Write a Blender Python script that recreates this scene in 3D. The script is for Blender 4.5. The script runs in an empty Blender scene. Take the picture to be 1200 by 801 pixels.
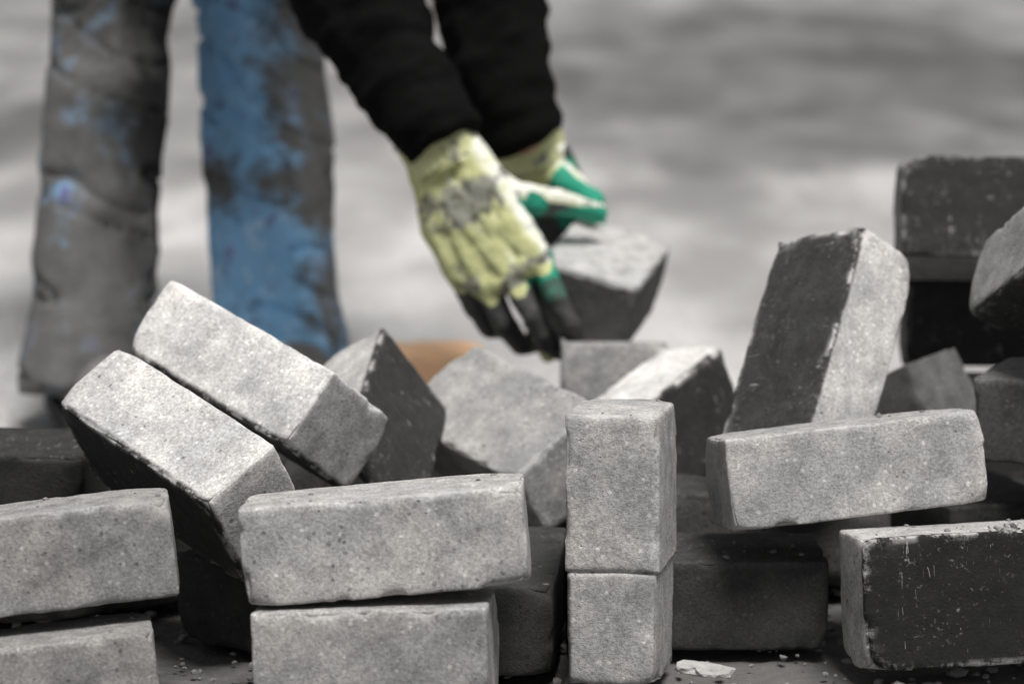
import bpy, bmesh, math, random
import numpy as np
from mathutils import Vector, Matrix, Euler, noise

# ------------------------------------------------------------------ camera, sky, sun, exposure
scene = bpy.context.scene
col = scene.collection
CAM_Z, PITCH, LENS = 0.655, math.radians(10.0), 3685.0 / 1200.0 * 36.0
cam_data = bpy.data.cameras.new("camera")
cam = bpy.data.objects.new("camera", cam_data)
col.objects.link(cam)
cam.location = (0, 0, CAM_Z)
cam.rotation_euler = (math.radians(90) - PITCH, 0, 0)
cam_data.lens = LENS
cam_data.sensor_width = 36.0
cam_data.clip_start = 0.05
cam_data.clip_end = 2000
cam_data.dof.use_dof = True
cam_data.dof.focus_distance = 2.32
cam_data.dof.aperture_fstop = 4.5
cam_data.dof.aperture_blades = 9
scene.camera = cam

SUN_EL, SUN_AZ = math.radians(67), math.radians(158)     # azimuth clockwise from +Y: the sun stands behind the camera
world = bpy.data.worlds.new("World")
scene.world = world
world.use_nodes = True
wn = world.node_tree
sky = wn.nodes.new("ShaderNodeTexSky")
sky.sky_type = 'NISHITA'
sky.sun_disc = False
sky.sun_elevation = SUN_EL
sky.sun_rotation = SUN_AZ
sky.air_density = 1.0
sky.dust_density = 1.0
hs = wn.nodes.new("ShaderNodeHueSaturation")             # overcast: a nearly colourless sky
hs.inputs["Saturation"].default_value = 0.12
wn.links.new(sky.outputs[0], hs.inputs["Color"])
wn.links.new(hs.outputs[0], wn.nodes["Background"].inputs["Color"])
wn.nodes["Background"].inputs["Strength"].default_value = 0.05
sun_data = bpy.data.lights.new("sun", 'SUN')
sun_data.energy = 3.0
sun_data.angle = math.radians(22)
sun_data.color = (1.0, 0.975, 0.94)
sun = bpy.data.objects.new("sun", sun_data)
col.objects.link(sun)
sd = Vector((math.sin(SUN_AZ) * math.cos(SUN_EL), math.cos(SUN_AZ) * math.cos(SUN_EL), math.sin(SUN_EL)))
sun.rotation_euler = (-sd).to_track_quat('-Z', 'Y').to_euler()
vs = scene.view_settings
vs.view_transform = 'Standard'
vs.look = 'None'
vs.gamma = 1.0
vs.exposure = 0.48
vs.use_curve_mapping = False
scene.render.engine = 'CYCLES'
scene.cycles.use_denoising = True
scene.cycles.max_bounces = 6

# ------------------------------------------------------------------ helpers
def tag(o, label=None, cat=None, group=None, kind=None):
    if label: o["label"] = label
    if cat: o["category"] = cat
    if group: o["group"] = group
    if kind: o["kind"] = kind
    return o

def link(name, me, mat=None, parent=None):
    o = bpy.data.objects.new(name, me)
    col.objects.link(o)
    if mat and me: me.materials.append(mat)
    if parent: o.parent = parent
    return o

def mesh_np(name, v, f, smooth=True):
    me = bpy.data.meshes.new(name)
    me.from_pydata(np.asarray(v, float).tolist(), [], [tuple(int(i) for i in q) for q in f])
    if smooth: me.polygons.foreach_set("use_smooth", [True] * len(me.polygons))
    me.update()
    return me

_rng = np.random.default_rng(11)
_tab = _rng.random(4096)
def vnoise(p, scale, seed=0):
    """smooth value noise in 0..1 for an (n,3) array"""
    q = np.asarray(p) * scale + seed * 17.31 + 1000.0
    i = np.floor(q).astype(np.int64); f = q - i; f = f * f * (3 - 2 * f)
    def h(dx, dy, dz):
        return _tab[((i[:, 0] + dx) * 1619 + (i[:, 1] + dy) * 31337 + (i[:, 2] + dz) * 6971 + seed * 1013) % 4096]
    x, y, z = f[:, 0], f[:, 1], f[:, 2]
    a = (h(0,0,0)*(1-x)+h(1,0,0)*x)*(1-y)+(h(0,1,0)*(1-x)+h(1,1,0)*x)*y
    b = (h(0,0,1)*(1-x)+h(1,0,1)*x)*(1-y)+(h(0,1,1)*(1-x)+h(1,1,1)*x)*y
    return a*(1-z)+b*z

def at(px, py, depth):
    """a point of the place, `depth` metres out along the lens axis, seen at (px, py) of the 1200x801 photograph"""
    c, s = math.cos(PITCH), math.sin(PITCH)
    u, v = (px - 600) / 3685.0, -(py - 400.5) / 3685.0
    return Vector((depth * u, depth * (c + v * s), CAM_Z + depth * (-s + v * c)))

class NT:
    """small wrapper for building node materials"""
    def __init__(self, name):
        self.m = bpy.data.materials.new(name); self.m.use_nodes = True
        self.t = self.m.node_tree; self.b = self.t.nodes["Principled BSDF"]
    def n(self, kind, **kw):
        d = self.t.nodes.new(kind)
        for k, v in kw.items(): setattr(d, k, v)
        return d
    def set(self, sock, v):
        if hasattr(v, "is_linked") or isinstance(v, bpy.types.NodeSocket): self.t.links.new(v, sock)
        else: sock.default_value = v
    def coord(self, which="Object"): return self.n("ShaderNodeTexCoord").outputs[which]
    def offset(self, vec, off):
        a = self.n("ShaderNodeVectorMath", operation='ADD'); self.set(a.inputs[0], vec); self.set(a.inputs[1], off); return a.outputs[0]
    def scale(self, vec, s):
        a = self.n("ShaderNodeVectorMath", operation='MULTIPLY'); self.set(a.inputs[0], vec); a.inputs[1].default_value = s; return a.outputs[0]
    def noise(self, vec, scale, detail=3, rough=0.55, dist=0.0):
        a = self.n("ShaderNodeTexNoise"); self.set(a.inputs["Vector"], vec)
        a.inputs["Scale"].default_value = scale; a.inputs["Detail"].default_value = detail
        a.inputs["Roughness"].default_value = rough; a.inputs["Distortion"].default_value = dist
        return a.outputs["Fac"]
    def voro(self, vec, scale, out="Distance"):
        a = self.n("ShaderNodeTexVoronoi"); self.set(a.inputs["Vector"], vec); a.inputs["Scale"].default_value = scale
        return a.outputs[out]
    def ramp(self, fac, lo, hi, a=0.0, b=1.0, smooth=True):
        r = self.n("ShaderNodeMapRange", interpolation_type='SMOOTHSTEP' if smooth else 'LINEAR')
        self.set(r.inputs["Value"], fac)
        for k, v in zip(("From Min", "From Max", "To Min", "To Max"), (lo, hi, a, b)): r.inputs[k].default_value = v
        return r.outputs["Result"]
    def math(self, op, a, b=0.0, clamp=False):
        d = self.n("ShaderNodeMath", operation=op, use_clamp=clamp); self.set(d.inputs[0], a); self.set(d.inputs[1], b); return d.outputs[0]
    def mix(self, fac, a, b, blend='MIX'):
        d = self.n("ShaderNodeMix", data_type='RGBA', blend_type=blend)
        self.set(d.inputs[0], fac); self.set(d.inputs[6], a); self.set(d.inputs[7], b); return d.outputs[2]
    def attr(self, name, out="Fac"):
        a = self.n("ShaderNodeAttribute", attribute_name=name); return a.outputs[out]
    def bump(self, h, strength, dist, prev=None):
        b = self.n("ShaderNodeBump"); b.inputs["Strength"].default_value = strength; b.inputs["Distance"].default_value = dist
        self.set(b.inputs["Height"], h)
        if prev is not None: self.set(b.inputs["Normal"], prev)
        return b.outputs["Normal"]
    def done(self, color, rough=0.9, normal=None, spec=0.3):
        self.set(self.b.inputs["Base Color"], color); self.set(self.b.inputs["Roughness"], rough)
        self.b.inputs["Specular IOR Level"].default_value = spec
        if normal is not None: self.set(self.b.inputs["Normal"], normal)
        return self.m

def grey(v, w=0.0): return (v * (1 + w), v, v * (1 - w), 1.0)

# ------------------------------------------------------------------ materials
def concrete_material():
    t = NT("paver concrete")
    oi = t.n("ShaderNodeObjectInfo")
    sep = t.n("ShaderNodeSeparateColor"); t.set(sep.inputs[0], oi.outputs["Color"])
    body, wear = sep.outputs[0], sep.outputs[1]
    raw = t.coord("Object")
    rv = t.n("ShaderNodeCombineXYZ")
    for k, m in zip("XYZ", (7.0, 13.0, 29.0)): t.set(rv.inputs[k], t.math('MULTIPLY', oi.outputs["Random"], m))
    v = t.offset(raw, rv.outputs[0])
    cloud = t.noise(v, 16, 4, 0.6)
    blot = t.noise(v, 55, 5, 0.7)
    grain = t.noise(v, 420, 3, 0.7)
    fine = t.noise(v, 1100, 2, 0.6)
    stones = t.voro(v, 190, "Color")
    ss = t.n("ShaderNodeSeparateColor"); t.set(ss.inputs[0], stones)
    sd_ = t.voro(v, 190)
    # tone factor of the light body
    f = t.math('MULTIPLY', t.ramp(cloud, .32, .68, .79, 1.16), t.ramp(blot, .28, .72, .79, 1.19))
    f = t.math('MULTIPLY', f, t.ramp(grain, .28, .72, .70, 1.25))
    f = t.math('MULTIPLY', f, t.ramp(fine, .3, .7, .86, 1.12))
    # aggregate grains: a few paler and a few darker
    g1 = t.math('MULTIPLY', t.ramp(ss.outputs[0], .80, .86), t.ramp(sd_, .35, .22))
    g2 = t.math('MULTIPLY', t.ramp(ss.outputs[1], .86, .92), t.ramp(sd_, .4, .25))
    f = t.math('ADD', f, t.math('MULTIPLY', g1, .5))
    f = t.math('SUBTRACT', f, t.math('MULTIPLY', g2, .4))
    # pores
    pores = t.ramp(t.voro(v, 105), .05, .11, 1, 0)
    pores = t.math('MULTIPLY', pores, t.ramp(t.noise(v, 35, 2), .52, .62))
    f = t.math('SUBTRACT', f, t.math('MULTIPLY', pores, t.ramp(oi.outputs['Random'], 0, 1, .05, .6, False)))
    bodyv = t.math('MULTIPLY', body, t.math('MAXIMUM', f, .12))
    # dark wear layer on the upper face (local +z)
    sx = t.n("ShaderNodeSeparateXYZ"); t.set(sx.inputs[0], raw)
    lz = t.math('ADD', sx.outputs[2], t.math('MULTIPLY', t.math('SUBTRACT', blot, .5), .008))
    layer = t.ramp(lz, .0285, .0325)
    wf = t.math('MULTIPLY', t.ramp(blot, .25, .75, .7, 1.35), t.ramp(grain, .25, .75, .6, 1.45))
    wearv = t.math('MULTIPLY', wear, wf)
    # chalky scratches and scuffs on the wear layer
    def scratch(rot, sc, cut, patch):
        mp = t.n("ShaderNodeMapping"); t.set(mp.inputs["Vector"], v); mp.inputs["Rotation"].default_value = (0, 0, rot); mp.inputs["Scale"].default_value = (1.0, .06, 1.0)
        s1 = t.math('ABSOLUTE', t.math('SUBTRACT', t.noise(mp.outputs[0], sc, 1, .4), .5))
        return t.math('MULTIPLY', t.ramp(s1, cut, cut * .3), t.ramp(t.noise(v, patch, 4, .75), .59, .66))
    scr = t.math('MAXIMUM', scratch(.5, 130, .010, 38), scratch(1.9, 170, .009, 30))
    sc2 = scratch(-.35, 210, .012, 26)
    scuff = t.math('MULTIPLY', t.ramp(t.noise(v, 210, 3, .7), .60, .70), t.ramp(cloud, .45, .65))
    s_all = t.math('MAXIMUM', t.math('MAXIMUM', scr, sc2), t.math('MULTIPLY', scuff, .6))
    wearv = t.math('ADD', wearv, t.math('MULTIPLY', s_all, .28))
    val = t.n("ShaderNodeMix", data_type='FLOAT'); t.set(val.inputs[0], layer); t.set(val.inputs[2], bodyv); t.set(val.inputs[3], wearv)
    # worn arrises: pale dust where the edge has been knocked
    edge = t.attr("edge")
    wornf = t.math('MULTIPLY', edge, t.ramp(t.noise(v, 42, 6, .75), .47, .60))
    val2 = t.n("ShaderNodeMix", data_type='FLOAT'); t.set(val2.inputs[0], t.math('MULTIPLY', wornf, .75)); t.set(val2.inputs[2], val.outputs[0])
    t.set(val2.inputs[3], t.math('MULTIPLY', body, 1.35))
    # dirt: brownish-black smears
    dirt = t.math('MULTIPLY', t.ramp(t.noise(v, 11, 5, .68, .6), .54, .74), sep.outputs[2])
    val3 = t.math('MULTIPLY', val2.outputs[0], t.ramp(dirt, 0, 1, 1, .42, False))
    cc = t.n("ShaderNodeCombineColor")
    warm = t.ramp(cloud, .3, .7, 1.0, 1.035)
    t.set(cc.inputs[0], t.math('MULTIPLY', val3, warm)); t.set(cc.inputs[1], val3); t.set(cc.inputs[2], t.math('DIVIDE', val3, warm))
    hgt = t.math('ADD', t.math('MULTIPLY', grain, .7), t.math('MULTIPLY', fine, .45))
    hgt = t.math('SUBTRACT', hgt, t.math('MULTIPLY', pores, 1.6))
    hgt = t.math('ADD', hgt, t.math('MULTIPLY', blot, .6))
    nrm = t.bump(hgt, .75, .0011)
    return t.done(cc.outputs[0], t.ramp(grain, .3, .7, .78, .97), nrm, .35)

def ground_material():
    t = NT("sandy concrete yard")
    p = t.coord("Object")
    big = t.noise(t.scale(p, (1.0, .55, 1.0)), 1.5, 3, .55, .4)
    mid = t.noise(t.scale(p, (1.0, .30, 1.0)), 5.0, 3, .55, .3)
    fine = t.noise(p, 90, 4, .7)
    grit = t.noise(p, 480, 2, .6)
    f = t.math('MULTIPLY', t.ramp(big, .38, .62, .74, 1.12), t.ramp(mid, .35, .65, .76, 1.14))
    f = t.math('MULTIPLY', f, t.ramp(fine, .3, .7, .84, 1.12))
    f = t.math('MULTIPLY', f, t.ramp(grit, .3, .7, .8, 1.15))
    # darker ground tone round the heap and towards the viewer
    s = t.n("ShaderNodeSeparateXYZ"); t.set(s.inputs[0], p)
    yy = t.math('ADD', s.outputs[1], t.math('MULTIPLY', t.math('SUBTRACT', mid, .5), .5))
    dark_mask = t.ramp(yy, 2.62, 2.95, 1, 0)
    dark_mask = t.math('MULTIPLY', dark_mask, t.ramp(fine, .25, .65, .78, 1.0))
    # damp stains on the far yard
    def stain(x, y, rx, ry, amt):
        dx = t.math('DIVIDE', t.math('SUBTRACT', s.outputs[0], x), rx)
        dy = t.math('DIVIDE', t.math('SUBTRACT', s.outputs[1], y), ry)
        d = t.math('ADD', t.math('MULTIPLY', dx, dx), t.math('MULTIPLY', dy, dy))
        d = t.math('ADD', d, t.math('MULTIPLY', t.math('SUBTRACT', mid, .5), 1.2))
        return t.ramp(d, .25, 1.4, amt, 0)
    st = stain(.75, 7.6, .8, 1.9, .62)
    for a in ((1.35, 7.4, .22, .9, .75), (.42, 5.75, .45, .42, .5), (-.95, 6.0, .16, .7, .7), (.2, 9.2, .8, .7, .35)):
        st = t.math('MAXIMUM', st, stain(*a))
    f = t.math('MULTIPLY', f, t.ramp(st, 0, 1, 1, .34, False))
    c = t.n("ShaderNodeCombineColor")
    base = t.math('MULTIPLY', f, t.ramp(s.outputs[1], 3.5, 7.0, .52, .27))
    t.set(c.inputs[0], t.math('MULTIPLY', base, 1.015)); t.set(c.inputs[1], base); t.set(c.inputs[2], t.math('MULTIPLY', base, .985))
    dark_col = t.mix(fine, grey(.05, .03), grey(.16, .03))
    colr = t.mix(dark_mask, c.outputs[0], dark_col)
    nrm = t.bump(t.math('ADD', fine, t.math('MULTIPLY', grit, .5)), .6, .004)
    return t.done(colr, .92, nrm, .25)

def stone_material(name, v, w=.02):
    t = NT(name); p = t.coord("Object")
    n1 = t.noise(p, 300, 4, .7); n2 = t.noise(p, 60, 3, .6)
    c = t.mix(n1, grey(v * .6, w), grey(v * 1.35, w))
    c = t.mix(t.ramp(n2, .45, .7), c, grey(v * .8, w))
    return t.done(c, .92, t.bump(n1, .6, .001), .3)

def clay_material():
    t = NT("orange clay"); p = t.coord("Object")
    n1 = t.noise(p, 45, 5, .7); n2 = t.noise(p, 400, 2, .6)
    c = t.mix(n1, (.85, .50, .28, 1), (.92, .62, .40, 1))
    c = t.mix(t.ramp(n2, .5, .8, 0, .5), c, (.55, .25, .12, 1))
    return t.done(c, .9, t.bump(n2, .5, .001), .3)

def jeans_material():
    t = NT("dusty blue denim"); p = t.coord("Object")
    blue = t.attr("blue")
    n1 = t.noise(p, 9, 5, .62, .5); n2 = t.noise(p, 28, 4, .7); weave = t.noise(t.scale(p, (1, 1, 3)), 700, 2, .6)
    dust = t.mix(n2, grey(.075, .01), grey(.235, .01))
    deep = t.mix(n2, (.15, .42, .78, 1), (.40, .69, .97, 1))
    viol = t.mix(t.ramp(n2, .56, .68), deep, (.20, .18, .40, 1))
    m = t.math('ADD', t.math('MULTIPLY', t.math('SUBTRACT', n1, .5), 3.0), blue)
    m = t.math('ADD', m, t.math('MULTIPLY', t.math('SUBTRACT', n2, .5), 1.9))
    c = t.mix(t.ramp(m, .08, .85), dust, viol)
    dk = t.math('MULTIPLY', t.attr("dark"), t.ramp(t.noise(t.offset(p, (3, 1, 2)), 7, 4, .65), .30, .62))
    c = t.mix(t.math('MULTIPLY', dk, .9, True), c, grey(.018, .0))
    pb = t.math('MULTIPLY', t.ramp(t.noise(t.offset(p, (5, 2, 7)), 34, 4, .7), .54, .66), t.ramp(m, .45, .8))
    c = t.mix(t.math('MULTIPLY', t.math('MULTIPLY', pb, .6), t.ramp(blue, .1, .5)), c, (.60, .80, .96, 1))
    c = t.mix(t.ramp(weave, .3, .7, 0, .12), c, grey(.05))
    return t.done(c, .93, t.bump(t.math('ADD', t.math('MULTIPLY', n2, 3.0), weave), .5, .003), .2)

def sweater_material():
    t = NT("black knit"); p = t.coord("Object")
    n1 = t.noise(p, 22, 4, .6); kn = t.noise(p, 380, 2, .6)
    c = t.mix(n1, grey(.003), grey(.009))
    return t.done(c, .95, t.bump(t.math('ADD', t.math('MULTIPLY', n1, 3), kn), .6, .004), .05)

def glove_material():
    t = NT("coated work glove"); p = t.coord("Object")
    coat, green, bare = t.attr("coat"), t.attr("green"), t.attr("pale")
    n1 = t.noise(p, 26, 4, .6, .6); n2 = t.noise(p, 75, 4, .7); kn = t.voro(p, 620)
    yel = t.mix(n2, (.40, .42, .17, 1), (.76, .77, .43, 1))
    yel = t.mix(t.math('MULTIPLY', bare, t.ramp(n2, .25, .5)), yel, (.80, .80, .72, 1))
    dirt = t.ramp(t.math('ADD', t.math('ADD', t.math('MULTIPLY', n1, .9), t.math('MULTIPLY', t.math('SUBTRACT', n2, .5), .5)), t.math('MULTIPLY', t.attr("dark_mask"), .30)), .58, .68)
    yel = t.mix(t.math('MULTIPLY', dirt, .85), yel, t.mix(t.ramp(n2, .5, .62), grey(.24), grey(.05)))
    gr = t.mix(n2, (.008, .15, .095, 1), (.03, .44, .28, 1))
    dark = t.mix(n2, grey(.012), grey(.10))
    cc = t.mix(t.ramp(t.math('ADD', green, t.math('MULTIPLY', t.math('SUBTRACT', n1, .5), .4)), .4, .6), dark, gr)
    c = t.mix(t.ramp(t.math('ADD', coat, t.math('MULTIPLY', t.math('SUBTRACT', n2, .5), .25)), .42, .58), yel, cc)
    return t.done(c, t.ramp(coat, .4, .6, .9, .6), t.bump(t.math('ADD', t.math('MULTIPLY', n1, 2.5), t.math('MULTIPLY', kn, .6)), .5, .0025), .3)

def plain(name, rgb, rough=.85, var=.25, scale=60):
    t = NT(name); p = t.coord("Object"); n1 = t.noise(p, scale, 4, .65)
    a = tuple(x * (1 - var) for x in rgb) + (1,); b = tuple(min(1, x * (1 + var)) for x in rgb) + (1,)
    return t.done(t.mix(n1, a, b), rough, t.bump(n1, .3, .002), .3)

M_CON = concrete_material()
M_GROUND = ground_material()

# ------------------------------------------------------------------ the yard
def build_ground():
    def axis(pts):
        out = []
        for a, b, n in pts: out += list(np.linspace(a, b, n, endpoint=False))
        return np.array(out + [pts[-1][1]])
    xs = axis([(-300, -12, 10), (-12, -1.2, 14), (-1.2, 1.2, 200), (1.2, 12, 14), (12, 300, 10)])
    ys = axis([(-40, 1.5, 12), (1.5, 3.9, 200), (3.9, 12, 30), (12, 500, 16)])
    X, Y = np.meshgrid(xs, ys)
    p = np.stack([X.ravel(), Y.ravel(), np.zeros(X.size)], 1)
    near = np.clip(1 - np.maximum(np.abs(p[:, 0]) - .9, 0) / .3, 0, 1) * np.clip((p[:, 1] - 1.5) / .2, 0, 1) * np.clip((3.9 - p[:, 1]) / .6, 0, 1)
    p[:, 2] = -near * (.001 + .009 * vnoise(p, 14, 1) + .005 * vnoise(p, 45, 2) + .003 * vnoise(p, 120, 3))
    nx, ny = len(xs), len(ys)
    i = np.arange(nx - 1); j = np.arange(ny - 1); I, J = np.meshgrid(i, j); a = (J * nx + I).ravel()
    f = np.stack([a, a + 1, a + nx + 1, a + nx], 1)
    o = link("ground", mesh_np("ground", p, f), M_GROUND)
    tag(o, kind="structure")
build_ground()

# ------------------------------------------------------------------ pavers
PL, PW, PH = 0.2, 0.1, 0.07
def box_topology(half, r, step, extra=None):
    ax = []
    for k, h in enumerate(half):
        inner = np.linspace(-h + r, h - r, max(2, int(round((2 * h - 2 * r) / step)) + 1))
        if extra is not None and k == 0: inner = np.unique(np.concatenate([inner, extra]))
        ax.append(np.concatenate([[-h, -h + r * .35], inner, [h - r * .35, h]]))
    nx, ny, nz = map(len, ax)
    idx, v, f = {}, [], []
    def vid(i, j, k):
        key = (i, j, k)
        if key not in idx:
            idx[key] = len(v); v.append((ax[0][i], ax[1][j], ax[2][k]))
        return idx[key]
    for k, fl in ((0, 1), (nz - 1, 0)):
        for i in range(nx - 1):
            for j in range(ny - 1):
                q = [vid(i, j, k), vid(i + 1, j, k), vid(i + 1, j + 1, k), vid(i, j + 1, k)]
                f.append(q[::-1] if fl else q)
    for j, fl in ((0, 0), (ny - 1, 1)):
        for i in range(nx - 1):
            for k in range(nz - 1):
                q = [vid(i, j, k), vid(i + 1, j, k), vid(i + 1, j, k + 1), vid(i, j, k + 1)]
                f.append(q[::-1] if fl else q)
    for i, fl in ((0, 1), (nx - 1, 0)):
        for j in range(ny - 1):
            for k in range(nz - 1):
                q = [vid(i, j, k), vid(i, j + 1, k), vid(i, j + 1, k + 1), vid(i, j, k + 1)]
                f.append(q[::-1] if fl else q)
    return np.array(v), f

EDGE_R = 0.0024
HALF = np.array([PL, PW, PH]) / 2
TOPO = box_topology(HALF, EDGE_R, .004)
COARSE = box_topology(HALF, EDGE_R, .012)

def paver_mesh(seed, chips=1.0, groove=None, coarse=False, half=HALF):
    if groove is not None: v, f = box_topology(HALF, EDGE_R, .004, np.array([groove + d for d in (-.004, -.0022, -.001, 0, .001, .0022, .004)]))
    else: v, f = COARSE if coarse else TOPO
    v = v.copy()
    r = EDGE_R
    c = np.clip(v, -(HALF - r), HALF - r)
    d = v - c
    n = d / np.maximum(np.linalg.norm(d, axis=1, keepdims=True), 1e-9)
    gap = np.sort(HALF - np.abs(v), axis=1)
    e = gap[:, 1]                                            # distance to the nearest arris
    cor = gap[:, 2]                                          # distance to the nearest corner
    edge = np.exp(-(e / .0028) ** 2)
    p = c + n * r
    s = seed * 7 + 3
    bulk = (vnoise(v, 14, s) - .5) * .0008 + (vnoise(v, 60, s + 1) - .5) * .0005 + (vnoise(v, 190, s + 2) - .5) * .0006
    chip = np.clip((vnoise(v, 58, s + 3) - .68) / .12, 0, 1) * np.exp(-e / .003) * .0042 * chips
    chip += np.clip((vnoise(v, 110, s + 4) - .5) / .5, 0, 1) * np.exp(-e / .002) * .0022 * chips
    chip += np.clip((vnoise(v, 26, s + 5) - .42) / .2, 0, 1) * np.exp(-cor / .009) * np.exp(-e / .007) * .013 * chips
    inward = np.sign(v) * np.exp(-(HALF - np.abs(v)) / .006)
    inward /= np.maximum(np.linalg.norm(inward, axis=1, keepdims=True), 1e-9)
    p = p + n * bulk[:, None] - inward * chip[:, None]
    if groove is not None:
        wob = (vnoise(v * np.array([0, 1, 1]), 60, 5) - .5) * .003
        g = np.exp(-((v[:, 0] - groove - wob) / .0014) ** 2) * (v[:, 1] > HALF[1] - .001)
        p[:, 1] -= g * .003 * (.4 + vnoise(v, 90, 9))
        low = (v[:, 0] < groove) * (np.abs(v[:, 2]) > HALF[2] - .001)
        p[:, 2] -= np.sign(v[:, 2]) * low * .0022            # the lower half sits back a little
    if half is not HALF: p = p * (np.array(half) / HALF)
    me = mesh_np("paver", p, f)
    at_ = me.attributes.new("edge", 'FLOAT', 'POINT')
    at_.data.foreach_set("value", np.clip(edge + chip / .003, 0, 1).astype(np.float32))
    me.materials.append(M_CON)
    return me

PILE = "loose concrete pavers heaped in the pile"
POSE = {
    'A': ((-0.0886, 2.1822, 0.1286), (-0.106, -0.087, -0.001)),
    'G': ((-0.0952, 2.1611, 0.0559), (-0.107, -0.044, -0.071)),
    'E': ((0.0816, 2.2827, 0.1032), (1.356, -1.512, 1.603)),
    'H': ((-0.3418, 2.1903, 0.1135), (-0.114, -0.098, 0.122)),
    'B': ((-0.2518, 2.3614, 0.1420), (2.176, 0.251, -0.830)),
    'C': ((-0.2055, 2.4984, 0.1788), (2.537, 0.272, -0.751)),
    'D': ((-0.0022, 2.6685, 0.1002), (-2.514, 0.112, -0.996)),
    'M': ((-0.1230, 2.5942, 0.1066), (1.016, -0.362, 1.439)),
    'O': ((0.1222, 2.7497, 0.0787), (1.414, -0.273, 0.965)),
    'P': ((0.2533, 2.5642, 0.1897), (-0.403, -0.930, 1.070)),
    'J': ((0.2564, 2.3722, 0.1381), (-0.170, -0.088, 0.133)),
    'K': ((0.3534, 2.2994, 0.0648), (1.437, -0.018, 0.160)),
    'S': ((0.4547, 2.4997, 0.2814), (2.756, -0.479, -1.268)),
    'I': ((-0.3499, 2.1368, 0.0327), (-0.106, -0.082, 0.161)),
    'L': ((0.1420, 2.3920, 0.0360), (0.000, -0.000, 0.020)),
    'Q': ((0.4608, 2.9223, 0.2564), (1.074, 0.017, -0.011)),
    'R': ((0.4745, 2.9761, 0.1575), (1.398, 0.001, -0.012)),
    'R2': ((0.4600, 2.9392, 0.0565), (1.368, 0.012, 0.038)),
    'T': ((0.4860, 2.5032, 0.1534), (0.034, -0.020, -0.490)),
    'U': ((0.3161, 2.8013, 0.0756), (-0.002, -0.523, -0.563)),
    'N': ((0.0959, 2.9305, 0.1030), (-0.001, -0.171, -1.589)),
    'V': ((-0.4363, 2.4952, 0.1202), (0.011, 0.021, -0.077)),
    'Y': ((-0.0120, 2.3650, 0.0370), (0.000, -0.000, 1.500)),
    'X': ((-0.1524, 2.3595, 0.0370), (-0.019, 0.020, 2.485)),
    'F0': ((0.5294, 2.4280, 0.0464), (-0.028, -0.041, 1.015)),
    'F1': ((-0.4983, 2.6525, 0.0379), (-0.016, -0.107, 2.151)),
    'F2': ((-0.0098, 2.8477, 0.0395), (0.023, 0.043, 2.459)),
    'F3': ((0.3770, 2.6097, 0.0404), (-0.008, 0.014, 1.855)),
    'F4': ((-0.3343, 2.4999, 0.0368), (-0.016, -0.037, 0.442)),
    'F5': ((-0.3627, 2.7802, 0.0461), (0.001, 0.114, 1.246)),
    'F6': ((0.5775, 2.7293, 0.0386), (-0.051, -0.012, 0.829)),
    'F7': ((-0.5189, 2.3797, 0.0463), (-0.026, 0.050, 2.679)),
    'F8': ((0.2124, 2.5698, 0.0420), (0.038, -0.062, 3.123)),
    'F9': ((-0.1773, 2.7837, 0.0423), (-0.120, 0.021, 1.530)),
    'F10': ((-0.5553, 2.5262, 0.0408), (0.033, -0.069, 2.584)),
}
for key_, dz_ in (('G', -.003), ('K', -.007), ('V', -.020)):                # let them down onto the ground
    POSE[key_] = ((POSE[key_][0][0], POSE[key_][0][1], POSE[key_][0][2] + dz_), POSE[key_][1])
POSE['W'] = ((0.0860, 3.0770, 0.1700), (2.885 - math.pi, 0.083, -1.787))
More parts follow.
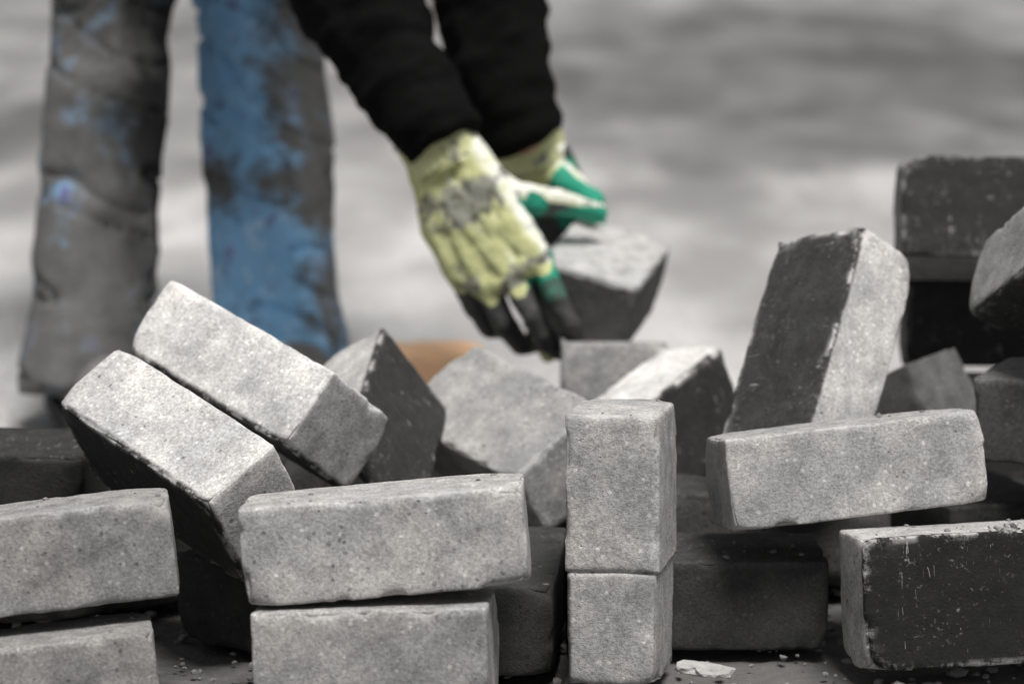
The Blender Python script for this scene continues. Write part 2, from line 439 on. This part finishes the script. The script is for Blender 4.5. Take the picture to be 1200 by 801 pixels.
# key: (body tone, tone of the local upper face, dirt, chips, label)
LOOK = {
 'A': (0.38, .38, .5, 1.0, "long grey paver lying level across the front, slanted pavers resting on its top"),
 'G': (.31, .31, .6, 1.1, "shorter grey paver at the very bottom beneath the long level front paver"),
 'E': (0.41, .34, .5, .9, "paver standing upright on its end with a groove across its middle"),
 'H': (.25, .27, .8, 1.2, "grey paver lying at the left edge with a pale knocked front arris"),
 'I': (.22, .24, .9, 1.5, "dirty chipped paver at the bottom left corner under another flat paver"),
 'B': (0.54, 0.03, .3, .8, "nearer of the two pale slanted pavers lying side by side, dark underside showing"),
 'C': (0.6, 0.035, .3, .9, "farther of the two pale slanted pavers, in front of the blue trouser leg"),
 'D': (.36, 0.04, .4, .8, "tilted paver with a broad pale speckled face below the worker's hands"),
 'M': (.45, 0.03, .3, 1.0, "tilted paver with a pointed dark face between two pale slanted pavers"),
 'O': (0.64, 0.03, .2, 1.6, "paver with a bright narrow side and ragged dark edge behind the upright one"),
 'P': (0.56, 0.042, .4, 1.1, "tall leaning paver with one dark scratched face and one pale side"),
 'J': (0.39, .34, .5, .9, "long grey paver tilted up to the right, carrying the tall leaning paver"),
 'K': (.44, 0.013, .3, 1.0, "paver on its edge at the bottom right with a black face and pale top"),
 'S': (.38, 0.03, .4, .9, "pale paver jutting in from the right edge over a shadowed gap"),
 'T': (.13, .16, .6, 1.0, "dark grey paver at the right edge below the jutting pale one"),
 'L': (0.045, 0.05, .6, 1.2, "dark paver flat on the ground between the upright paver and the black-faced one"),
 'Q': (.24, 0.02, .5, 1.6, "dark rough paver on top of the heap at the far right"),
 'R': (.10, 0.015, .5, 1.0, "paver toned blackish for the shade directly under the dark top paver"),  # shade under the top paver is put into both tones
 'R2': (.10, 0.015, .5, 1.0, "lowest paver, toned blackish for shade, of the stack under the dark top paver"),  # tones carry the shade of the stack as well
 'X': (0.035, 0.035, .6, 1.0, "paver toned dark for the shade deep in the gap left of the long level front paver"),  # shade of the gap painted into body and face tone
 'Y': (0.04, 0.04, .6, 1.0, "paver toned dark for the shade deep in the gap between level front paver and upright paver"),  # low tones paint the shade between the two front pavers
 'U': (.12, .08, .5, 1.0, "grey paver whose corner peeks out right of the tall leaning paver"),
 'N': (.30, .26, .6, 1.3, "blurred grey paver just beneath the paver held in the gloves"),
 'V': (0.03, 0.03, .6, 1.0, "paver toned black for the shade behind the flat pavers at the left edge"),  # near-black tones stand in for the shaded gap
}
def place_paver(key, me, tone, label, group=PILE):
    loc, rot = POSE[key]
    o = bpy.data.objects.new("paver", me); col.objects.link(o)
    o.location = loc; o.rotation_euler = rot
    o.color = (tone[0], tone[1], tone[2], 1)
    tag(o, label, "paver", group)
    return o
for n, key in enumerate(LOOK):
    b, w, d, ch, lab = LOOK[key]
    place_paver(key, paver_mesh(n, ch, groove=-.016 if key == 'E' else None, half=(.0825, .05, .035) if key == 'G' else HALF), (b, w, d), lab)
fill = [paver_mesh(60 + k, 1.0, coarse=True) for k in range(4)]
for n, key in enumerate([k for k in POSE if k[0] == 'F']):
    t = .04 + .015 * (n % 3)  # tone kept low: the heap's inner shade is put into their colour
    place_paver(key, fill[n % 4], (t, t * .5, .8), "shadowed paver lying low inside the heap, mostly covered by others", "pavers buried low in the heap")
held = place_paver('W', paver_mesh(40, .9), (.07, .42, .5), "paver lifted above the heap in both gloved hands", None)

# ------------------------------------------------------------------ small stones and rubble
def stone_mesh(name, size, seed, sub=3):
    bm = bmesh.new(); bmesh.ops.create_icosphere(bm, subdivisions=sub, radius=1)
    v = np.array([q.co[:] for q in bm.verts]); f = [[q.index for q in fc.verts] for fc in bm.faces]; bm.free()
    k = 1 + (vnoise(v, 1.3, seed) - .5) * 1.1 + (vnoise(v, 3.1, seed + 1) - .5) * .5
    v = v * k[:, None]
    v[:, 2] = np.maximum(v[:, 2], -.5); v[:, 2] = np.minimum(v[:, 2], .75 - .35 * v[:, 0])
    v = v * np.array(size)
    return mesh_np(name, v, f, smooth=False)
M_PALE = stone_material("pale stone", .42)
M_MID = stone_material("grey rubble", .22)
for px, py, d, size, rz, lab in (
    (826, 784, 2.262, (.017, .010, .006), .2, "pale pointed stone chip on the ground right of the upright paver"),
    (1168, 594, 2.34, (.006, .005, .0035), .5, "tiny pale stone on the black-faced paver's top, left of a larger pebble"),
    (1190, 592, 2.34, (.009, .007, .005), 1.5, "larger pale pebble at the right edge on the black-faced paver's top")):
    o = link("stone_chip", stone_mesh("stone_chip", size, int(px)), M_PALE); o.location = at(px, py, d); o.rotation_euler = (0, .1, rz)
    if px > 1100: o.location.z = .112
    tag(o, lab, "stone", "loose stone chips")
def gravel():
    rnd = random.Random(4); V, F = [], []
    bm = bmesh.new(); bmesh.ops.create_icosphere(bm, subdivisions=1, radius=1)
    bv = np.array([q.co[:] for q in bm.verts]); bf = np.array([[q.index for q in fc.verts] for fc in bm.faces]); bm.free()
    n = 0
    tops = []                                                # crumbs lying on the upward faces of a few pavers
    for key, num in (('A', 12), ('H', 12), ('K', 30), ('I', 20), ('L', 40), ('J', 10), ('D', 6), ('E', 5), ('T', 12)):
        Rm = Euler(POSE[key][1]).to_matrix(); c0 = Vector(POSE[key][0])
        k_ = max(range(3), key=lambda i: abs(Rm[2][i])); sg = 1 if Rm[2][k_] > 0 else -1
        for q in range(num):
            lp = [rnd.uniform(-.93, .93) * HALF[i] for i in range(3)]; lp[k_] = sg * HALF[k_]
            tops.append(c0 + Rm @ Vector(lp))
    for k in range(3200 + len(tops)):
        x, y = rnd.uniform(-.7, .7), rnd.uniform(1.95, 3.3); z0 = -.004
        if y > 2.8 and rnd.random() < .8: continue
        s = min(.0095, .0012 + rnd.expovariate(1 / .0018))
        if k >= 3200: x, y, z0 = tops[k - 3200]; s = min(.0035, .0006 + rnd.expovariate(1 / .0008))
        v = bv * (1 + (vnoise(bv, 1.7, k % 50) - .5)[:, None] * .9) * np.array([s * rnd.uniform(.8, 1.5), s, s * rnd.uniform(.5, .9)])
        a = rnd.uniform(0, 6.28); ca, sa = math.cos(a), math.sin(a)
        v = v @ np.array([[ca, sa, 0], [-sa, ca, 0], [0, 0, 1]]) + np.array([x, y, z0 + s * .2])
        V.append(v); F.append(bf + n); n += len(bv)
    o = link("gravel", mesh_np("gravel", np.concatenate(V), np.concatenate(F), smooth=False), M_MID)
    tag(o, "grey grit and crumbs of concrete strewn round the heap", "gravel", kind="stuff")
gravel()
def clay_piece():
    me = paver_mesh(77, 1.6, coarse=True, half=(.052, .04, .026)); me.materials.clear()
    o = link("clay_brick_piece", me, clay_material()); o.location = (-.085, 3.40, .024); o.rotation_euler = (0, 0, .15)
    tag(o, "small orange clay brick piece lying on the yard behind the heap", "brick")
clay_piece()

# ------------------------------------------------------------------ the worker
def ico(sub=2):
    bm = bmesh.new(); bmesh.ops.create_icosphere(bm, subdivisions=sub, radius=1)
    v = np.array([q.co[:] for q in bm.verts]); bm.free(); return v
ICO = ico(2)
class Blob:
    """union of tapered limbs, fused to one continuous skin"""
    def __init__(self): self.bm = bmesh.new()
    def hull(self, pts):
        b = bmesh.new()
        for p in pts: b.verts.new(p)
        r = bmesh.ops.convex_hull(b, input=b.verts)
        junk = [g for g in r["geom_interior"] if isinstance(g, bmesh.types.BMVert)] + [g for g in r["geom_unused"] if isinstance(g, bmesh.types.BMVert)]
        bmesh.ops.delete(b, geom=list(set(junk)), context='VERTS')
        me = bpy.data.meshes.new("t"); b.to_mesh(me); b.free(); self.bm.from_mesh(me); bpy.data.meshes.remove(me)
    def limb(self, a, ra, b, rb):
        self.hull(np.concatenate([ICO * ra + np.array(a), ICO * rb + np.array(b)]))
    def chain(self, pts):
        for (a, ra), (b, rb) in zip(pts, pts[1:]): self.limb(a, ra, b, rb)
    def ball(self, c, size, R=None):
        v = ICO * np.array(size)
        if R is not None: v = v @ np.array(R.to_3x3()).T
        self.hull(v + np.array(c))
    def disc(self, a, b, ra, rb, flat=1.0, side=None):
        """blunt-ended tube piece from a to b; flat < 1 makes it oval across `side`"""
        a, b = Vector(a), Vector(b); ax = (b - a).normalized()
        s = (side - ax * side.dot(ax)).normalized() if side is not None else ax.orthogonal().normalized()
        t = ax.cross(s)
        pts = []
        for c, r in ((a, ra), (b, rb)):
            for k in range(28):
                an = k * math.tau / 28; pts.append(c + s * (math.cos(an) * r) + t * (math.sin(an) * r * flat))
        self.hull([tuple(p) for p in pts])
    def finish(self, name, voxel, smooth=4):
        me = bpy.data.meshes.new(name); self.bm.to_mesh(me); self.bm.free()
        o = bpy.data.objects.new("tmp", me); col.objects.link(o)
        m = o.modifiers.new("r", 'REMESH'); m.mode = 'VOXEL'; m.voxel_size = voxel; m.use_smooth_shade = True
        s = o.modifiers.new("s", 'SMOOTH'); s.factor = .5; s.iterations = smooth
        dg = bpy.context.evaluated_depsgraph_get(); dg.update()
        out = bpy.data.meshes.new_from_object(o.evaluated_get(dg)); out.name = name
        bpy.data.objects.remove(o); bpy.data.meshes.remove(me)
        out.materials.clear()
        out.polygons.foreach_set("use_smooth", [True] * len(out.polygons))
        return out
def coords(me):
    v = np.empty(len(me.vertices) * 3); me.vertices.foreach_get("co", v); return v.reshape(-1, 3)
def normals(me):
    v = np.empty(len(me.vertices) * 3); me.vertices.foreach_get("normal", v); return v.reshape(-1, 3)
def set_attr(me, name, val):
    a = me.attributes.new(name, 'FLOAT', 'POINT'); a.data.foreach_set("value", np.asarray(val, np.float32))
def push(me, d):
    v = coords(me) + normals(me) * d[:, None]; me.vertices.foreach_set("co", v.ravel()); me.update()
def seg_dist(p, a, b):
    a, b = np.array(a), np.array(b); ab = b - a
    t = np.clip(((p - a) @ ab) / (ab @ ab), 0, 1); return np.linalg.norm(p - a - t[:, None] * ab, axis=1), t

R_ANK, R_KNEE, R_HIP = at(106, 405, 3.32), at(134, -25, 3.42), Vector((-.49, 3.70, .84))
L_ANK, L_KNEE, L_HIP = at(328, 400, 3.40), at(300, -25, 3.50), Vector((-.34, 3.78, .84))
R_WR, R_ELB, R_SH = at(514, 160, 3.03), at(352, -130, 3.12), Vector((-.30, 3.28, .86))
L_WR, L_ELB, L_SH = at(613, 158, 3.18), at(556, -160, 3.24), Vector((-.06, 3.42, .88))
PELVIS, CHEST = Vector((-.42, 3.74, .88)), Vector((-.19, 3.40, .92))
HEAD = Vector((-.055, 3.19, .93))

skin = plain("skin", (.48, .28, .19), .6, .15)
b = Blob()
for hip, kn, an in ((R_HIP, R_KNEE, R_ANK), (L_HIP, L_KNEE, L_ANK)):
    b.chain([(hip, .075), (kn, .05), (kn.lerp(an, .35), .047), (an, .035)])
b.limb(R_HIP, .09, L_HIP, .09); b.chain([(PELVIS, .12), (PELVIS.lerp(CHEST, .5), .11), (CHEST, .12)])
b.limb(R_SH, .055, L_SH, .055); b.limb(CHEST, .09, (R_SH + L_SH) / 2, .09)
for sh, el, wr in ((R_SH, R_ELB, R_WR), (L_SH, L_ELB, L_WR)):
    b.chain([(sh, .05), (el, .036), (wr, .026)])
b.chain([(CHEST, .055), (HEAD - Vector((.03, -.05, .0)), .05)])
hr = Matrix.Rotation(math.radians(25), 4, 'X')
b.ball(HEAD, (.075, .098, .11), hr); b.ball(HEAD + Vector((.02, -.04, -.06)), (.05, .055, .06), hr)
b.ball(HEAD + Vector((.045, -.098, -.02)), (.013, .02, .018)); b.ball(HEAD + Vector((-.075, .0, -.01)), (.012, .022, .03)); b.ball(HEAD + Vector((.075, .02, -.01)), (.012, .022, .03))
person = link("person", b.finish("person", .009, 6), skin)
tag(person, "bending worker in black sweater, stained jeans and yellow gloves, lifting a paver", "person")
cap = Blob(); cap.ball(HEAD + Vector((-.012, .025, .035)), (.083, .10, .092), hr)
link("hair", cap.finish("hair", .008, 3), plain("dark hair", (.03, .022, .016), .7, .3), person)

M_EYE = plain("eye", (.5, .5, .48), .3, .1); M_LIP = plain("lip", (.36, .13, .11), .5, .1)
for dx, dy in ((.006, -.094), (.072, -.074)):
    e = Blob(); e.ball(HEAD + Vector((dx, dy, .012)), (.013, .008, .007)); link("eye", e.finish("eye", .002, 1), M_EYE, person)
e = Blob(); e.ball(HEAD + Vector((.040, -.088, -.066)), (.022, .010, .007)); link("mouth", e.finish("mouth", .002, 1), M_LIP, person)

# jeans: two loose legs and the seat in one piece
b = Blob()
for hip, kn, an, w in ((R_HIP, R_KNEE, R_ANK, 1.0), (L_HIP, L_KNEE, L_ANK, 1.06)):
    b.chain([(hip, .105), (hip.lerp(kn, .5), .086), (kn, .070 * w), (kn.lerp(an, .3), .069 * w), (kn.lerp(an, .7), .069 * w), (an, .066 * w)])
    d = (an - kn).normalized(); b.disc(an - d * .03, an + d * .065, .068 * w, .074 * w)
b.limb(R_HIP, .11, L_HIP, .11); b.limb(PELVIS, .135, PELVIS.lerp(CHEST, .12), .13)
jeans = b.finish("jeans", .006, 6)
p = coords(jeans)
fold = (vnoise(p * np.array([1, 1, 2.6]), 7, 3) - .5) * .010 + (vnoise(p * np.array([1, 1, 2.2]), 24, 4) - .5) * .005
crease = -np.clip(.06 - np.abs(vnoise(p * np.array([.8, .8, 3.2]) + np.array([0, 0, 1]) * p[:, :1] * 1.2, 12, 6) - .5), 0, 1) * .16
push(jeans, fold + crease)
p = coords(jeans)
p[:, 2] = np.maximum(p[:, 2], .028 + .008 * vnoise(p, 12, 2)); jeans.vertices.foreach_set("co", p.ravel()); jeans.update()
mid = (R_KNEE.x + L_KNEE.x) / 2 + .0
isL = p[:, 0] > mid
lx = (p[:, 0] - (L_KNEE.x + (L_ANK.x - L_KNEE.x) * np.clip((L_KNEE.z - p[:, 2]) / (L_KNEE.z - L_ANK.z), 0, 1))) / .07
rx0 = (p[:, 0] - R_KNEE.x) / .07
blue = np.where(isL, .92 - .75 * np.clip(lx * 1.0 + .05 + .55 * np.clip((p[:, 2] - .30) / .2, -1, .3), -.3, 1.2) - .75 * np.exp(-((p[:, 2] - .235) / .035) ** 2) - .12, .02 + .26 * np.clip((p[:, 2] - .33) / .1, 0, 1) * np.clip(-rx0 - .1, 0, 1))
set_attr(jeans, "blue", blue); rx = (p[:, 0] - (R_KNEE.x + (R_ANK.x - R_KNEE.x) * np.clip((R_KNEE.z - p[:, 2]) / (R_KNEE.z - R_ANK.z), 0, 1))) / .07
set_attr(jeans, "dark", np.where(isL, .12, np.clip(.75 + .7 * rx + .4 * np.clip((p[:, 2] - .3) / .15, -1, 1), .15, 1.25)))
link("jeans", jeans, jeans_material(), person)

# shoes
shoe_mat = plain("dusty grey boot leather", (.16, .155, .15), .85, .4, 40)
sole_mat = plain("black rubber sole", (.03, .03, .03), .8, .3)
for an, dx in ((R_ANK, .045), (L_ANK, .06)):
    b = Blob(); f = Vector((.35, -.93, 0)).normalized(); g = Vector((an.x, an.y, 0))
    b.limb(g - f * .05 + Vector((0, 0, .038)), .038, g + f * .05 + Vector((0, 0, .040)), .040)
    b.limb(g + f * .05 + Vector((0, 0, .040)), .041, g + f * .15 + Vector((0, 0, .032)), .034)
    b.limb(g + Vector((0, 0, .05)), .042, g + Vector((0, 0, .10)), .045)
    sh = b.finish("shoe", .005, 3); q = coords(sh); q[:, 2] = np.maximum(q[:, 2], .0005); sh.vertices.foreach_set("co", q.ravel()); sh.update()
    so = link("shoe", sh, shoe_mat, person)
    sb = Blob(); R3 = Matrix.Rotation(math.atan2(f.y, f.x), 4, 'Z')
    pts = []
    for u, wd in ((-.088, .020), (-.07, .036), (0, .042), (.06, .043), (.12, .040), (.165, .028), (.185, .010)):
        for sg in (-1, 1):
            for z in (.0, .016): pts.append(tuple(R3 @ Vector((u, sg * wd, z)) + g))
    sb.hull(pts); sm = bpy.data.meshes.new("sole"); sb.bm.to_mesh(sm); sb.bm.free()
    link("sole", sm, sole_mat, so)

# sweater: trunk and two sleeves, blunt at the wrists
b = Blob()
b.chain([(PELVIS.lerp(CHEST, .1), .15), (PELVIS.lerp(CHEST, .55), .145), (CHEST, .15)])
b.limb(R_SH, .075, L_SH, .075); b.limb(CHEST, .12, (R_SH + L_SH) / 2, .11); b.limb(CHEST, .085, HEAD - Vector((.06, -.1, .0)), .068)
for sh, el, wr, mids in ((R_SH, R_ELB, R_WR, ((at(420, 0, 3.08), .0625), (at(472, 92, 3.05), .049))), (L_SH, L_ELB, L_WR, ((at(569, 0, 3.2), .062), (at(587, 92, 3.18), .052)))):
    b.chain([(sh, .075), (el, .066), mids[0], mids[1]])
    d = (wr - mids[1][0]).normalized()
    b.disc(mids[1][0] - d * .03, mids[1][0], .050, .049); b.disc(mids[1][0], wr + d * .012, .049, .0405)
sweater = b.finish("sweater", .005, 5)
p = coords(sweater)
ax = np.array((R_WR - R_ELB).normalized())
al = (p @ ax)[:, None]
q = p + ax * al * 1.3
fold = (vnoise(q, 16, 8) - .5) * .013 + (vnoise(q, 38, 9) - .5) * .008
push(sweater, fold * np.clip(1.2 - p[:, 2] * .3, .4, 1))
link("sweater", sweater, sweater_material(), person)

# gloves
def glove(wr_l, wr_r, sleeve, fingers, thumb, palm_dir, cuff_r, seed, green_of, pale_dir, tip=False, heel=None, dirty=None):
    b = Blob()
    kn = [f[0] for f in fingers]
    for k in kn:
        for w in (wr_l, wr_r):
            b.limb(w, .0185, k, .0135)
    for a, c in zip(kn, kn[1:]): b.limb(a, .0138, c, .0138)
    if heel is not None: b.chain([(wr_l, .018), (heel, .0215), (kn[3], .0145)])
    rad = (.0125, .0118, .0108, .0100)
    for f in fingers:
        b.chain(list(zip(f, rad)))
    b.chain(list(zip(thumb, (.021, .017, .0135, .0115))))
    w = (wr_l + wr_r) / 2; up = (sleeve - w).normalized(); side = (wr_r - wr_l)
    b.disc(w + up * .042, w - up * .012, cuff_r * 1.05, cuff_r * .92, .80, side)      # knitted cuff
    me = b.finish("glove", .0021, 5)
    p = coords(me); n = normals(me)
    push(me, (vnoise(p, 55, seed) - .5) * .0042 + (vnoise(p, 130, seed + 1) - .5) * .0016)
    p = coords(me)
    best = np.full(len(p), 9.); part = np.zeros(len(p)); along = np.zeros(len(p))
    def take(a, c, r, pid, off):
        d, t = seg_dist(p, a, c); d = d - r; m = d < best
        best[m] = d[m]; part[m] = pid; along[m] = off + t[m]
    for k in kn:
        for q in (wr_l, wr_r): take(q, k, .016, 0, 0)
    take(w, w + up * .05, cuff_r, 3, 0)
    for f in fingers:
        for i in range(3): take(f[i], f[i + 1], .011, 1, i)
    for i in range(3): take(thumb[i], thumb[i + 1], .014, 2, i)
    pd = np.array(palm_dir.normalized()); face = n @ pd
    coat = np.where(part == 0, np.clip(.5 + face * 1.0 - .12, 0, 1), 0)
    coat = np.where(part == 1, np.clip(along * 2.2 + .25 + face, 0, 1), coat)
    tp = np.array(green_of.normalized())
    coat = np.where(part == 2, np.clip(.42 + (n @ tp) * 1.0 + np.clip(along - 2.2, 0, 1) * .5, 0, 1), coat)
    rim, _ = seg_dist(p, np.array(at(628, 258, 3.02)), np.array(fingers[0][0]))
    if heel is not None: coat = np.where((part != 1) & (rim < .030) & (n @ np.array([.93, -.1, -.35]) > .55), 1, coat)
    coat = np.where(part == 3, 0, coat)
    if tip: coat = np.where((part == 1) & (along > 2.0) & (np.linalg.norm(p - np.array(fingers[2][3]), axis=1) < .03), 0, coat)
    set_attr(me, "coat", coat)
    kd, _ = seg_dist(p, thumb[0], thumb[3]); ki, _ = seg_dist(p, fingers[0][0], fingers[0][1])
    set_attr(me, "green", np.clip(1.25 - np.minimum(np.minimum(kd, ki + .012) / .030, rim / .040), 0, 1))
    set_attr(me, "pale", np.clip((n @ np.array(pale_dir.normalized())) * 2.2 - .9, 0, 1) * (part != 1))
    dk = np.min([np.linalg.norm(p - np.array(k), axis=1) for k in kn], axis=0)
    set_attr(me, "dark_mask", .12 + np.exp(-(np.linalg.norm(p - np.array(dirty), axis=1) / .032) ** 2) + .75 * np.exp(-(dk / .02) ** 2) * (part == 0))
    g = link("glove", me, M_GLOVE, person)
    # ribbed knit cuff, rolled pale rim at its mouth
    s = (side - up * side.dot(up)).normalized(); t = up.cross(s); nr, na = 22, 96; V, F = [], []
    for i in range(nr):
        u = i / (nr - 1); rr = cuff_r * (.99 + .11 * u) + (.0030 * math.exp(-((u - .93) / .06) ** 2)) - (.006 if i == nr - 1 else 0)
        for k in range(na):
            an = k * math.tau / na; r2 = rr + .0007 * math.sin(k * math.tau / 4) + .0012 * math.sin(an * 3 + seed + u * 4)
            V.append(tuple(w + up * (-.006 + .046 * u) + s * (math.cos(an) * r2) + t * (math.sin(an) * r2 * .82)))
    for i in range(nr - 1):
        for k in range(na): F.append((i * na + k, i * na + (k + 1) % na, (i + 1) * na + (k + 1) % na, (i + 1) * na + k))
    cm = mesh_np("cuff", V, F); n_ = len(V)
    for nm, val in (("coat", 0), ("green", 0), ("dark_mask", .35)): set_attr(cm, nm, np.full(n_, val))
    set_attr(cm, "pale", np.repeat([1.0 if i > nr - 5 else .1 for i in range(nr)], na))
    link("cuff", cm, M_GLOVE, g)
    return g
M_GLOVE = glove_material()
toward = Vector((0, -1, .15))
glove(at(500, 198, 3.045), at(550, 180, 3.03), at(472, 92, 3.05),
      [[at(632, 300, 2.996), at(650, 344, 2.988), at(666, 378, 2.992), at(676, 402, 3.02)],
       [at(603, 326, 3.004), at(622, 370, 2.996), at(642, 402, 3.015), at(656, 412, 3.055)],
       [at(570, 334, 3.020), at(589, 376, 3.020), at(610, 403, 3.045), at(632, 402, 3.085)],
       [at(539, 322, 3.036), at(557, 360, 3.040), at(575, 384, 3.060), at(598, 384, 3.10)]],
      [at(562, 214, 3.03), at(606, 232, 3.03), at(652, 238, 3.07), at(699, 248, 3.11)],
      Vector((.15, 1, -.2)), .036, 21, Vector((.25, .1, -1)), Vector((.5, -.3, .9)), heel=at(516, 262, 3.045), dirty=at(540, 236, 3.0))
glove(at(598, 188, 3.21), at(648, 182, 3.20), at(588, 92, 3.18),
      [[at(694, 256, 3.255), at(716, 312, 3.26), at(712, 366, 3.24), at(702, 394, 3.19)],
       [at(670, 258, 3.26), at(690, 316, 3.27), at(682, 376, 3.24), at(672, 404, 3.18)],
       [at(645, 254, 3.265), at(658, 314, 3.275), at(650, 376, 3.22), at(641, 415, 3.11)],
       [at(620, 246, 3.27), at(628, 302, 3.28), at(630, 356, 3.25), at(626, 390, 3.19)]],
      [at(640, 196, 3.21), at(660, 210, 3.19), at(678, 222, 3.175), at(697, 237, 3.165)],
      Vector((.1, -1, -.1)), .036, 31, Vector((.1, -.8, -.4)), Vector((.7, -.3, .6)), tip=True, dirty=at(600, 210, 3.16))
